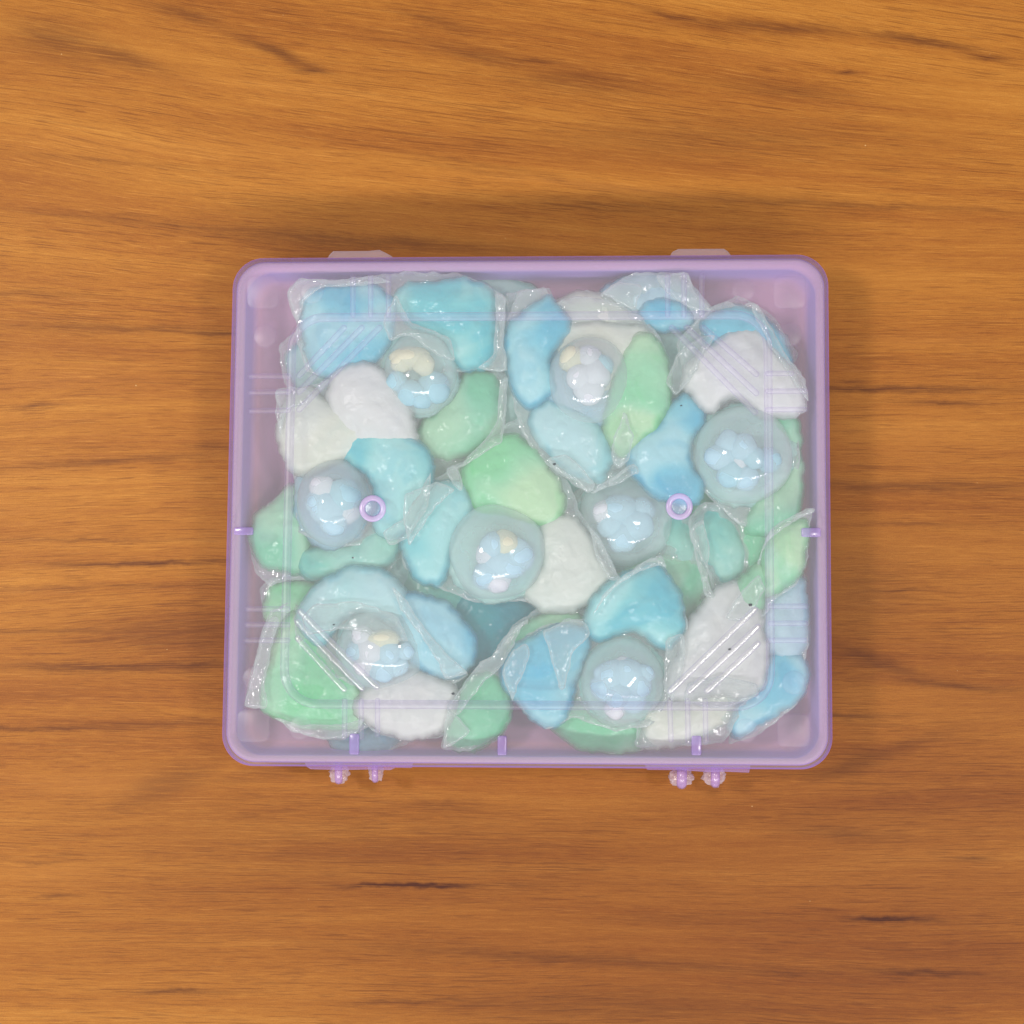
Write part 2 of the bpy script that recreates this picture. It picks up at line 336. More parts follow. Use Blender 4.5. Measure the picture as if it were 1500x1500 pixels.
def fbm(x, y, s, seed=0): return noise.fractal(Vector((x*s+seed*7.3, y*s-seed*3.1, seed*1.7)), .6, 2.0, 3)

# ------------------------------------------------------------------ table
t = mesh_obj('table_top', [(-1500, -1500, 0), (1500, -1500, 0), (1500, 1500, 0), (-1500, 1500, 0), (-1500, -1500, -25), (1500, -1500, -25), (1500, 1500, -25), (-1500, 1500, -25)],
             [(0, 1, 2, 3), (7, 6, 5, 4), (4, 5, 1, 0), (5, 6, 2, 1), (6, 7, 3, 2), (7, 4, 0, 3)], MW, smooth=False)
t['kind'] = 'structure'; t['label'] = 'orange brown wood grain table top under the box'

# ------------------------------------------------------------------ box
H = 34.0; ZR = 29.0
Q = [P(324.5, 1121.5, ZR), P(1219.5, 1127.5, ZR), P(1213, 373, ZR), P(341, 378.5, ZR)]     # ccw from bottom left
Q = [Vector(q) for q in Q]
def loop(inset, r, z, nc=14, ne=16):
    lines = []
    for i in range(4):
        a, b = Q[i], Q[(i+1) % 4]; d = (b-a).normalized(); n = Vector((-d.y, d.x)); lines.append((a+n*inset, d))
    cs = []
    for i in range(4):
        (a, d), (b, e) = lines[i-1], lines[i]
        den = d.x*e.y-d.y*e.x; t_ = ((b.x-a.x)*e.y-(b.y-a.y)*e.x)/den; cs.append((a+d*t_, d, e))
    pts = []
    arcs = []
    for c, d, e in cs:
        n = Vector((-d.y, d.x)); n2 = Vector((-e.y, e.x)); ctr = c-d*r+n*r
        a0 = math.atan2(-n.y, -n.x); a1 = math.atan2(-n2.y, -n2.x)
        while a1 < a0: a1 += 2*math.pi
        arcs.append([Vector((ctr.x+r*math.cos(a0+(a1-a0)*k/nc), ctr.y+r*math.sin(a0+(a1-a0)*k/nc))) for k in range(nc+1)])
    for i in range(4):
        pts += arcs[i]
        p, q = arcs[i][-1], arcs[(i+1) % 4][0]
        pts += [p.lerp(q, k/ne) for k in range(1, ne)]
    return [(p.x, p.y, z) for p in pts]
def loft(loops, cap_first=False, cap_last=True, name='', m=None, parent=None):
    vs = []; fs = []; n = len(loops[0])
    for l in loops: vs += l
    for j in range(len(loops)-1):
        for i in range(n):
            a = j*n+i; b = j*n+(i+1) % n; fs.append((a, b, b+n, a+n))
    if cap_last: fs.append(tuple(range((len(loops)-1)*n, len(loops)*n)))
    if cap_first: fs.append(tuple(reversed(range(n))))
    return mesh_obj(name, vs, fs, m, parent)

box = thing('plastic_box', 'clear lilac plastic box with rounded corners lying on the wooden table, filled with laundry pods', 'box', (0, 0, 0))
T = 1.1
RO = 10.0
outer = [(0.15, 16.5), (0.05, 22), (0, 28), (.10, 29.6), (.45, 31.0), (1.1, 32.2), (2.0, 33.05), (3.1, 33.5), (4.3, 33.68), (4.9, 33.7), (5.4, 33.7), (12, 33.7), (19.2, 33.7), (19.7, 33.6), (20.1, 33.2), (20.6, 32.6), (21.0, 32.35), (21.6, 32.3), (30, 32.3), (50, 32.3)]
inner = [(50, 31.3), (30, 31.3), (21.9, 31.3), (21.2, 31.35), (20.4, 31.8), (19.7, 32.5), (19.0, 32.7), (12, 32.7), (5.4, 32.7), (4.4, 32.6), (3.3, 32.2), (2.4, 31.6), (1.7, 30.6), (1.2, 28.6), (1.2, 22), (1.2, 16.5)]
def rad(i): return max(RO-i*.35, 3.0) if i < 12 else (10.5 if i < 25 else 4)
lo = [loop(i, rad(i), z) for i, z in outer]; li = [loop(i, rad(i), z) for i, z in inner]
n = len(lo[0]); loops = lo+li; vs = []
for l in loops: vs += l
fs = []
no = len(lo)
for j in range(len(loops)-1):
    if j == no-1: continue
    for i in range(n):
        a = j*n+i; b = j*n+(i+1) % n; fs.append((a, b, b+n, a+n))
for i in range(n):                                           # skirt lip
    a = (len(loops)-1)*n+i; b = (len(loops)-1)*n+(i+1) % n; fs.append((a, b, (i+1) % n, i))
fs.append(tuple(range((no-1)*n, no*n))); fs.append(tuple(reversed(range(no*n, (no+1)*n))))
lid = mesh_obj('lid', vs, fs, LID, box)

bo = [(9.5, 0.6), (7.6, 0.75), (6.0, 1.3), (4.7, 2.6), (3.7, 5), (2.9, 9), (2.1, 17), (1.5, 29)]
bi = [(2.6, 29), (3.2, 17), (4.0, 9), (4.8, 5.2), (5.8, 3.2), (7.0, 2.2), (8.6, 1.8), (10, 1.75)]
l1 = [loop(i, RO-1.2, z) for i, z in bo]; l2 = [loop(i, RO-1.6, z) for i, z in bi]
base = loft(l1+l2, cap_first=True, cap_last=True, name='base', m=BASE, parent=box)

def tube(pts, r, name, m, parent, seg=10, flat=1.0, caps=True):
    bm = bmesh.new(); rings = []
    pts = [Vector(p) for p in pts]
    for i, p in enumerate(pts):
        d = (pts[min(i+1, len(pts)-1)]-pts[max(i-1, 0)]).normalized()
        s = d.cross(Vector((0, 0, 1))).normalized(); u = s.cross(d)
        rr = r[i] if isinstance(r, (list, tuple)) else r
        rings.append([bm.verts.new((p+s*math.cos(a)*rr+u*math.sin(a)*rr*flat)*MM) for a in [2*math.pi*k/seg for k in range(seg)]])
    for a, b in zip(rings, rings[1:]):
        for k in range(seg): bm.faces.new((a[k], a[(k+1) % seg], b[(k+1) % seg], b[k]))
    if caps: bm.faces.new(rings[0]); bm.faces.new(rings[-1][::-1])
    return bm_obj(name, bm, m, parent)
def rib(pa, pb, z, r=.85, m=None):
    a = Vector((*P(*pa, z), z)); b = Vector((*P(*pb, z), z)); d = (b-a).normalized()
    pts = [a-d*r*.95, a-d*r*.8, a-d*r*.4, a]+[a.lerp(b, k/6) for k in range(1, 6)]+[b, b+d*r*.4, b+d*r*.8, b+d*r*.95]
    rs = [r*.2, r*.6, r*.92]+[r]*7+[r*.92, r*.6, r*.2]
    return tube(pts, rs, 'rib', m or RIB, lid, seg=14, flat=.75)
ZT = 33.7; ZI = 32.3
ridge_pts = loop(19.9, 10.5, 33.6, nc=10, ne=24)
tube(ridge_pts+[ridge_pts[0]], 1.35, 'panel_ridge', RIDGE, lid, seg=12, flat=.45, caps=False)
# ribs: on the raised border, then diagonally over the recessed panel, at all four corners
for a, b in [((367, 551), (423, 551)), ((367, 575), (423, 574)), ((367, 602), (423, 601)),
             ((1124, 573), (1180, 573)), ((1124, 600), (1180, 600)), ((1124, 547), (1160, 547)),
             ((363, 892), (422, 892)), ((362, 915), (422, 915)), ((361, 938), (422, 938)),
             ((1128, 888), (1180, 888)), ((1128, 913), (1180, 913)), ((1128, 938), (1180, 938)),
             ((505, 1026), (505, 1080)), ((529, 1026), (529, 1080)), ((553, 1026), (553, 1076)),
             ((981, 1026), (983, 1084)), ((1007, 1026), (1008, 1086)), ((1033, 1026), (1034, 1086)),
             ((517, 405), (517, 462)), ((543, 405), (543, 462)), ((569, 405), (569, 462)),
             ((978, 404), (978, 462)), ((1002, 404), (1002, 462)), ((1028, 404), (1028, 462))]:
    rib(a, b, ZT, .8, RIDGE)
for a, b in [((440, 896), (552, 1006)), ((436, 911), (530, 1008)), ((436, 935), (504, 1010)),
             ((1106, 892), (982, 1012)), ((1110, 918), (1010, 1012)), ((1110, 943), (1036, 1012)),
             ((984, 480), (1106, 604)), ((1006, 480), (1108, 576)), ((1030, 480), (1108, 548)),
             ((438, 600), (556, 480)), ((438, 574), (530, 480)), ((438, 550), (504, 480))]:
    rib(a, b, ZI, .95, None if a[1] > 700 else RIDGE)
def puck(px, py, rx, ry, z, h, name, m, parent, rr=None, seg=32, inner_r=None, sq=2.0, bev=.35):
    """rounded pad (superellipse outline) or ring"""
    cx, cy = P(px, py, z); rx *= PXMM; ry *= PXMM
    def ring(k, zz):
        out = []
        for i in range(seg):
            a = 2*math.pi*i/seg; c, s = math.cos(a), math.sin(a)
            out.append((cx+(rx-k)*math.copysign(abs(c)**(2/sq), c), cy+(ry-k)*math.copysign(abs(s)**(2/sq), s), zz))
        return out
    L = [ring(0, z), ring(0, z+h-bev), ring(bev*.3, z+h-bev*.3), ring(bev, z+h)]
    if inner_r:
        k = rx-inner_r*PXMM
        L += [ring(k-bev, z+h), ring(k-bev*.3, z+h-bev*.3), ring(k, z+h-bev), ring(k, z)]
        return loft(L, False, False, name, m, parent)
    return loft(L, False, True, name, m, parent)
for x, y in [(385, 428), (1157, 428), (371, 1063), (1163, 1070)]: puck(x, y, 24, 24, ZT, .5, 'corner_foot', PAD, lid, sq=5)
for x, y in [(388, 492), (1158, 490), (457, 428), (1089, 425), (372, 993), (1163, 1000), (440, 1066), (1093, 1070)]: puck(x, y, 17, 17, ZT, .45, 'round_foot', PAD, lid)
for x, y in [(546, 745), (995, 742)]:
    puck(x, y, 19.5, 19.5, ZI, .9, 'pin_ring', RING, lid, inner_r=11.5, bev=.5)
    puck(x, y, 11.3, 11.3, ZI, .3, 'pin_head', PINH, lid, bev=.15)
def block(px, py, hx, hy, z, h, name, m, parent): return puck(px, py, hx, hy, z, h, name, m, parent, sq=8, bev=.3)
for x, y, hx, hy in [(357, 778, 14, 5.5), (1188, 780, 14, 6.5), (519, 1090, 7, 15), (735.5, 1092, 6.5, 14), (1020, 1092, 7, 14)]: block(x, y, hx, hy, ZT+.02, .7, 'stop_tab', PURP, lid)

# clips at the back (top of the photo), hinge pieces at the front
def slab(poly, z0, z1, name, m, parent, jag=0):
    pts = [P(x+random.uniform(-jag, jag), y+random.uniform(-jag, jag), z1) for x, y in poly]
    n = len(pts); vs = [(x, y, z0) for x, y in pts]+[(x, y, z1-.25) for x, y in pts]
    c = np.mean(pts, axis=0); vs += [(c[0]+(x-c[0])*.95, c[1]+(y-c[1])*.93, z1) for x, y in pts]
    fs = []
    for j in range(2):
        for i in range(n): fs.append((j*n+i, j*n+(i+1) % n, (j+1)*n+(i+1) % n, (j+1)*n+i))
    fs.append(tuple(range(2*n, 3*n))); fs.append(tuple(reversed(range(n))))
    o = mesh_obj(name, vs, fs, m, parent, smooth=False); return o
slab([(480, 379), (482, 374), (488, 368), (540, 367.5), (556, 366), (566, 371), (574, 375), (577, 379)], 20, 22.5, 'clip', CLEAR, base, .5)
slab([(981, 375), (985, 369), (993, 365), (1060, 364.5), (1066, 368), (1072, 375)], 20, 22.5, 'clip', CLEAR, base, .4)
slab([(447, 1118), (604, 1119), (603, 1125), (580, 1124.5), (572, 1128), (540, 1127), (500, 1128), (455, 1126.5), (449, 1123)], 24, 26.5, 'hinge_strip', STRIP, lid, .4)
slab([(945, 1120), (1099, 1121), (1097, 1132), (1060, 1130), (1040, 1131), (1000, 1128), (948, 1127.5)], 24, 26.5, 'hinge_strip', STRIP, lid, .4)
def knuckle(px, py, rx, ry, seed):
    cx, cy = P(px, py, 18); rx *= PXMM; ry *= PXMM
    bm = bmesh.new(); bmesh.ops.create_icosphere(bm, subdivisions=4, radius=1)
    for v in bm.verts:
        c = v.co; k = 1+.28*noise.fractal(c*2.6+Vector((seed, 0, 0)), .6, 2, 3)
        v.co = Vector((cx+c.x*rx*k, cy+c.y*ry*k, 17+c.z*3.2*k))*MM
    kn = bm_obj('hinge_knuckle', bm, CLEAR, base)
    pts = [(cx, cy+ry*1.1, 20.8), (cx, cy-ry*.1, 20.9), (cx, cy-ry*.62, 20.2), (cx, cy-ry*.8, 19.4)]
    tube(pts, rx*.42, 'hinge_pin', PIN, kn, seg=12)
knuckle(497, 1132, 13.5, 15, 1); knuckle(550, 1131, 11, 14.5, 4); knuckle(998, 1138, 18, 14, 7); knuckle(1047, 1137, 16, 14, 11)

# ------------------------------------------------------------------ pods
def smooth_poly(pts, step=3.2, tight=False):
    n = len(pts); out = []
    for i in range(n):
        p0, p1, p2, p3 = [Vector(pts[(i+k) % n]) for k in (-1, 0, 1, 2)]
        m = max(2, int((p2-p1).length/step))
        for k in range(m):
            t_ = k/m
            if tight: q = p1.lerp(p2, t_)
            else: q = .5*((2*p1)+(-p0+p2)*t_+(2*p0-5*p1+4*p2-p3)*t_*t_+(-p0+3*p1-3*p2+p3)*t_**3)
            out.append((q.x, q.y))
    return out
def inside(px, py, poly):
    x0, y0 = poly[:, 0], poly[:, 1]; x1, y1 = np.roll(x0, -1), np.roll(y0, -1)
    c = ((y0 > py[:, None]) != (y1 > py[:, None])) & (px[:, None] < (x1-x0)*(py[:, None]-y0)/(y1-y0+1e-12)+x0)
    return (c.sum(1) % 2) == 1
def edist(p, poly):
    a = poly; b = np.roll(poly, -1, axis=0); d = b-a; L = (d**2).sum(1)+1e-9
    ap = p[:, None]-a[None]; t_ = np.clip((ap*d).sum(2)/L, 0, 1); q = ap-t_[..., None]*d
    return np.sqrt((q**2).sum(2).min(1))
def region(poly, step):
    """triangulate a polygon (mm) with interior grid points -> pts, tris, dist, poisson u, nb"""
    poly = np.array(poly); mn = poly.min(0); mx = poly.max(0)
    xs = np.arange(mn[0]-step, mx[0]+step*2, step); ys = np.arange(mn[1]-step, mx[1]+step*2, step)
    gx, gy = np.meshgrid(xs, ys); fp = np.stack([gx.ravel(), gy.ravel()], 1)
    ins = inside(fp[:, 0], fp[:, 1], poly).reshape(gx.shape)
    u = np.zeros(gx.shape)
    for _ in range(500):
        u[1:-1, 1:-1] = .25*(u[2:, 1:-1]+u[:-2, 1:-1]+u[1:-1, 2:]+u[1:-1, :-2]+1.0); u[~ins] = 0
    d = edist(fp, poly); ok = ins.ravel() & (d > step*.45)
    ip = fp[ok]+np.random.uniform(-.08, .08, (ok.sum(), 2))*step; uu = u.ravel()[ok]; dd = d[ok]
    allp = [Vector(p) for p in poly]+[Vector(p) for p in ip]
    nb = len(poly)
    v, e, f, ov, oe, of = delaunay_2d_cdt(allp, [(i, (i+1) % nb) for i in range(nb)], [], 1, 1e-5)
    U = np.zeros(len(v)); D = np.zeros(len(v))
    for i, o in enumerate(ov):
        o = [k for k in o if k >= nb]
        if o: U[i] = uu[o[0]-nb]; D[i] = dd[o[0]-nb]
    return np.array([(q.x, q.y) for q in v]), f, D, U/(U.max()+1e-9)
SEED = [0]
def grow(pts, d):
    a = np.array(pts); t_ = np.roll(a, -2, 0)-np.roll(a, 2, 0); t_ /= np.linalg.norm(t_, axis=1)[:, None]+1e-9
    n_ = np.stack([t_[:, 1], -t_[:, 0]], 1)
    ar = .5*np.sum(a[:, 0]*np.roll(a[:, 1], -1)-np.roll(a[:, 0], -1)*a[:, 1])
    return [tuple(q) for q in a+n_*d*(1 if ar > 0 else -1)]
def chamber(poly, z0, h, kind, parent, name='chamber', down=.7, pw=.72, tilt=(0, 0)):
    SEED[0] += 1; sd = SEED[0]
    pp = grow([P(x, y, z0+h*.4) for x, y in smooth_poly(poly, 4)], 1.5)
    jit = [(x+.9*fbm(x, y, .16, sd)+.3*fbm(x, y, .5, sd), y+.9*fbm(y, x, .16, sd+5)+.3*fbm(y, x, .5, sd+5)) for x, y in pp]
    v, f, D, U = region(jit, 1.05)
    c = v.mean(0)
    shape = np.power(np.clip(U, 0, 1), pw)
    lump = np.array([fbm(x, y, .10, sd)*.14-.10*max(0, 1-abs(fbm(x, y, .07, sd+9))*9)+fbm(x, y, .32, sd+3)*.03 for x, y in v])
    h *= .74
    zt = z0+h*shape*(1+lump)*1.0+(v[:, 0]-c[0])*tilt[0]+(v[:, 1]-c[1])*tilt[1]
    zb = z0-h*down*shape+(v[:, 0]-c[0])*tilt[0]+(v[:, 1]-c[1])*tilt[1]
    rim = 1-np.clip(D/4.0, 0, 1)
    onb = D <= 0
    vs = [(x, y, z) for (x, y), z in zip(v, zt)]; idx = {}
    rims = list(rim)
    for i in range(len(v)):
        if onb[i]: idx[i] = i
        else: idx[i] = len(vs); vs.append((v[i, 0], v[i, 1], zb[i])); rims.append(rim[i])
    fs = [tuple(t_) for t_ in f]+[tuple(idx[k] for k in reversed(t_)) for t_ in f]
    fs = [t_ for t_ in fs if len(set(t_)) == 3]
    return mesh_obj(name, vs, fs, PM[kind], parent, rim=rims)
def film(poly, z0, parent, amp=.8, tilt=(0, 0), curl=0):
    SEED[0] += 1; sd = SEED[0]
    pp = smooth_poly(poly, 4, True)
    pp = [P(x, y, z0) for x, y in pp]
    # ragged, softly rounded cut edge
    a = np.array(pp)
    for _ in range(2): a = (np.roll(a, 1, 0)+2*a+np.roll(a, -1, 0))/4
    jit = [(x+.45*fbm(x, y, .25, sd), y+.45*fbm(y, x, .25, sd+5)) for x, y in a]
    v, f, D, U = region(jit, 1.3)
    c = v.mean(0); edge = 1-np.clip(D/7, 0, 1)
    z = np.array([z0+amp*(.5+e)*(fbm(x, y, .09, sd)*1.3+fbm(x, y, .3, sd+2)*.7)+(x-c[0])*tilt[0]+(y-c[1])*tilt[1]+curl*e*e for (x, y), e in zip(v, edge)])
    rim = (1-np.clip((D)/.4, 0, 1))
    th = .12
    N_ = len(v)
    vs = [(x, y, q) for (x, y), q in zip(v, z)]+[(x, y, q-th) for (x, y), q in zip(v, z)]
    fs = [tuple(t_) for t_ in f]+[tuple(k+N_ for k in reversed(t_)) for t_ in f]
    # close the cut edge
    from collections import Counter
    cnt = Counter(); 
    for t_ in f:
        for i in range(3): cnt[frozenset((t_[i], t_[(i+1) % 3]))] += 1
    for t_ in f:
        for i in range(3):
            p_, q_ = t_[i], t_[(i+1) % 3]
            if cnt[frozenset((p_, q_))] == 1: fs.append((q_, p_, p_+N_, q_+N_))
    return mesh_obj('film', vs, fs, FILM, parent, rim=list(rim)*2)
sph = None
def dome(px, py, rx, ry, z0, h, beads, parent, gel='gel'):
    SEED[0] += 1; sd = SEED[0]
    cx, cy = P(px, py, z0+h*.3); ax, ay = rx*PXMM, ry*PXMM
    vs = []; fs = []; seg = 48; rg = 16
    prof = [(math.cos(math.pi/2*k/rg), math.sin(math.pi/2*k/rg)) for k in range(rg+1)]
    prof[-1] = (.0, 1)
    prof = [(1.045, .0)]+[(r, .03+.97*z) for r, z in prof[:-1]]
    for r, zz in prof:
        for i in range(seg):
            a = 2*math.pi*i/seg; k = 1+.045*noise.noise(Vector((math.cos(a)*1.5+sd, math.sin(a)*1.5, r)))
            vs.append((cx+math.cos(a)*ax*r*k, cy+math.sin(a)*ay*r*k, z0+h*zz*(1+.04*noise.noise(Vector((math.cos(a)*r*2, math.sin(a)*r*2, sd))))))
    n_ = len(prof)
    for j in range(n_-1):
        for i in range(seg): fs.append((j*seg+i, j*seg+(i+1) % seg, (j+1)*seg+(i+1) % seg, (j+1)*seg+i))
    vs.append((cx, cy, z0+h)); top = len(vs)-1
    for i in range(seg): fs.append(((n_-1)*seg+i, (n_-1)*seg+(i+1) % seg, top))
    d = mesh_obj('dome', vs, fs, DOME, parent)
    chamber([(px+math.cos(a)*rx*.97, py+math.sin(a)*ry*.97) for a in [2*math.pi*k/14 for k in range(14)]], z0+.2, h*.18, gel, parent, 'gel_base', down=2.2)
    for b in beads:
        bx, by, br, c = b[:4]; bx = px+(bx-px)*.84; by = py+(by-py)*.84; er = b[4] if len(b) > 4 else 1
        br *= 1.22; r = br*PXMM; zz = z0+h*.18+r*.55
        rr2 = ((bx-px)/rx)**2+((by-py)/ry)**2
        lim = z0+h*math.sqrt(max(0, 1-min(rr2, .92)))-r*.85
        zz = min(zz+random.uniform(0, h*.35), lim)
        x, y = P(bx, by, zz)
        bm = bmesh.new(); bmesh.ops.create_icosphere(bm, subdivisions=3, radius=1)
        sx, sy = (er, 1/er) if er > 1 else (1, 1)
        for v in bm.verts:
            q = v.co.normalized(); k = 1+.16*noise.noise(q*1.3+Vector((bx*.1, by*.1, 0)))
            v.co = Vector((x+q.x*r*k*sx, y+q.y*r*k*sy, zz+q.z*r*k*.85))*MM
        bm_obj('bead', bm, BM[c], parent)
def rnd_beads(px, py, rx, ry, n, cols, rmin=10, rmax=17, spread=.55):
    out = []
    for i in range(n):
        a = i*2.4+random.uniform(-.3, .3); q = math.sqrt((i+.4)/n)*spread
        out.append((px+math.cos(a)*rx*q, py+math.sin(a)*ry*q, random.uniform(rmin, rmax), random.choice(cols)))
    return out
G = 'laundry pods packed in the box'
def pod(label, px, py, z): 
    x, y = P(px, py, z); return thing('laundry_pod', label, 'laundry pod', (x, y, z), G)

# --- A top left, two blue pockets in a clear square film
p = pod('pod with two sky blue pockets in a square clear film, top left corner', 590, 480, 19)
film([(420, 425), (440, 407), (470, 409), (500, 411), (545, 403), (600, 398), (658, 401), (668, 398), (700, 411), (741, 434), (738, 500), (743, 545), (700, 541), (660, 545), (600, 562), (520, 562), (450, 545), (433, 500), (436, 475), (424, 450)], 20.5, p, .9)
chamber([(447, 432), (468, 421), (500, 419), (540, 418), (562, 428), (577, 445), (575, 470), (566, 500), (545, 530), (505, 548), (468, 542), (448, 510), (443, 470)], 20, 7, 'blue', p)
chamber([(583, 430), (600, 415), (650, 413), (688, 411), (718, 424), (723, 470), (722, 520), (708, 535), (680, 538), (665, 525), (655, 500), (630, 482), (600, 475), (583, 452)], 20, 7.5, 'cyan', p)
dome(614, 546, 55, 62, 20, 9, [(600, 520, 20, 'c', 1.3), (582, 528, 13, 'c'), (622, 532, 14, 'c'), (640, 572, 20, 't'), (598, 580, 17, 't'), (618, 588, 15, 't'), (575, 560, 13, 't')], p)
# --- B left white / aqua
p = pod('pod with white pockets, an aqua swirl and a pearly dome, near the left wall', 520, 680, 20)
film([(402, 572), (430, 572), (470, 560), (520, 545), (600, 640), (632, 690), (620, 760), (560, 800), (480, 800), (435, 780), (430, 700), (415, 650), (410, 610)], 20.5, p, .6)
chamber([(483, 572), (490, 548), (512, 537), (535, 535), (556, 545), (578, 568), (594, 592), (604, 622), (606, 655), (585, 672), (545, 660), (505, 640), (486, 605)], 22, 7, 'white', p, tilt=(0, .06))
chamber([(424, 582), (445, 573), (465, 582), (490, 598), (530, 615), (560, 635), (548, 665), (505, 672), (470, 685), (444, 695), (425, 680), (412, 655), (407, 628), (413, 604)], 21, 7, 'cream', p)
chamber([(507, 648), (528, 634), (556, 629), (590, 638), (618, 655), (630, 690), (622, 730), (606, 765), (575, 785), (550, 770), (556, 735), (545, 700), (520, 680), (506, 666)], 22, 7, 'cyan', p)
dome(487, 735, 54, 66, 20, 10.5, [(478, 745, 24, 'b'), (505, 725, 22, 't'), (470, 712, 16, 'w'), (512, 752, 16, 'w'), (488, 772, 17, 'b'), (460, 735, 15, 'b')], p, 'grey')
# --- B2 green teal underneath
p = pod('teal and mint green pod bulging at the left wall, under the pearly dome', 480, 800, 13)
film([(372, 840), (362, 780), (390, 740), (440, 700), (560, 760), (600, 800), (560, 850), (460, 850), (420, 850), (395, 860)], 15, p, .8)
chamber([(369, 785), (378, 755), (400, 735), (425, 714), (445, 720), (452, 760), (450, 810), (440, 835), (405, 833), (380, 818)], 15, 8, 'green', p)
chamber([(438, 812), (470, 802), (520, 795), (560, 765), (585, 775), (580, 810), (560, 832), (520, 840), (475, 845), (445, 838)], 16, 8, 'teal', p)
# --- C green mid left
p = pod('mint green pocket pod with a long curved film seam, below the square blue pod', 680, 610, 15)
film([(590, 590), (640, 545), (700, 540), (742, 545), (738, 590), (741, 620), (733, 648), (700, 668), (660, 688), (635, 710), (605, 700), (590, 650)], 16.5, p, .8)
chamber([(665, 562), (690, 545), (722, 548), (733, 590), (730, 630), (712, 652), (675, 668), (635, 668), (605, 660), (606, 635), (632, 605)], 15.5, 8, 'green', p)
# --- D centre
p = pod('centre pod, its beaded clear dome ringed by mint green, aqua and cream pockets', 727, 790, 19)
film([(622, 710), (662, 686), (700, 662), (733, 648), (737, 620), (760, 612), (780, 640), (800, 670), (832, 705), (850, 750), (880, 790), (905, 838), (880, 880), (825, 900), (765, 880), (700, 885), (640, 860), (590, 830), (585, 770), (600, 735)], 19.5, p, .9)
chamber([(678, 692), (692, 668), (718, 648), (742, 638), (772, 650), (798, 682), (818, 712), (822, 745), (806, 768), (780, 766), (745, 755), (712, 752), (692, 738), (683, 712)], 20, 7, 'lime', p)
chamber([(606, 738), (628, 714), (658, 708), (682, 722), (690, 748), (672, 772), (660, 800), (656, 835), (640, 856), (616, 850), (598, 820), (592, 780)], 20, 7.5, 'cyan', p)
chamber([(792, 775), (815, 758), (838, 757), (858, 780), (876, 812), (893, 845), (872, 868), (835, 893), (800, 893), (776, 876), (770, 862), (788, 848), (798, 812)], 20, 6.5, 'cream', p)
dome(727, 808, 72, 72, 20.5, 10.5, [(722, 798, 17, 'b'), (742, 795, 18, 'c'), (762, 815, 22, 'b'), (712, 812, 15, 'w'), (740, 830, 24, 'b', 1.2), (712, 848, 19, 'b'), (730, 858, 16, 'w')], p)
# --- E top middle
p = pod('pod with a blue crescent, pearl white dome and green leaf shaped pocket, top middle', 870, 560, 20)
film([(742, 470), (760, 425), (800, 420), (812, 445), (842, 433), (895, 440), (945, 465), (975, 510), (982, 570), (972, 625), (935, 672), (905, 700), (862, 723), (820, 695), (780, 665), (755, 610), (743, 545)], 20.5, p, .9)
chamber([(743, 482), (768, 458), (798, 436), (818, 452), (831, 474), (818, 500), (806, 525), (808, 555), (812, 572), (796, 585), (775, 594), (755, 568), (744, 530)], 21, 7, 'blue', p)
chamber([(812, 490), (822, 478), (860, 474), (905, 476), (948, 484), (940, 520), (915, 560), (900, 600), (872, 590), (835, 560), (815, 525)], 19.5, 6, 'cream', p)
chamber([(940, 490), (955, 492), (970, 520), (979, 560), (976, 598), (962, 626), (940, 645), (915, 662), (898, 650), (890, 620), (893, 585), (905, 545), (922, 510)], 21.5, 7, 'lime', p)
chamber([(778, 606), (800, 588), (828, 594), (862, 612), (888, 640), (895, 672), (882, 700), (862, 703), (836, 690), (806, 664), (785, 638)], 20, 6.5, 'pale', p)
dome(864, 556, 62, 66, 21, 9.5, [(834, 522, 17, 'c'), (862, 520, 16, 'w'), (872, 548, 20, 'w'), (848, 552, 18, 'w'), (862, 575, 19, 'w'), (885, 532, 14, 't')], p, 'grey')
# --- E2 cream at top
p = pod('cream pod half hidden behind the pearl white dome, at the top edge of the heap', 865, 455, 14)
film([(740, 430), (790, 424), (805, 420), (812, 440), (860, 425), (910, 435), (960, 470), (900, 500), (800, 500), (745, 470)], 16, p, .7)
chamber([(814, 452), (830, 434), (860, 428), (895, 435), (925, 455), (955, 478), (945, 500), (880, 510), (820, 490)], 15, 7, 'cream', p)
# --- G top
p = pod('pale grey blue pod touching the top wall, right of the cream pod', 960, 440, 16)
film([(878, 432), (895, 418), (920, 402), (950, 399), (1008, 400), (1015, 418), (1035, 440), (1050, 460), (1010, 480), (950, 478), (905, 458)], 19, p, .9)
chamber([(884, 432), (905, 414), (935, 403), (985, 404), (1008, 420), (1030, 446), (1035, 468), (1000, 482), (955, 478), (912, 458)], 15.5, 5, 'grey', p)
chamber([(942, 458), (952, 444), (975, 440), (1000, 450), (1010, 470), (990, 480), (960, 478)], 18.5, 4, 'blue', p)
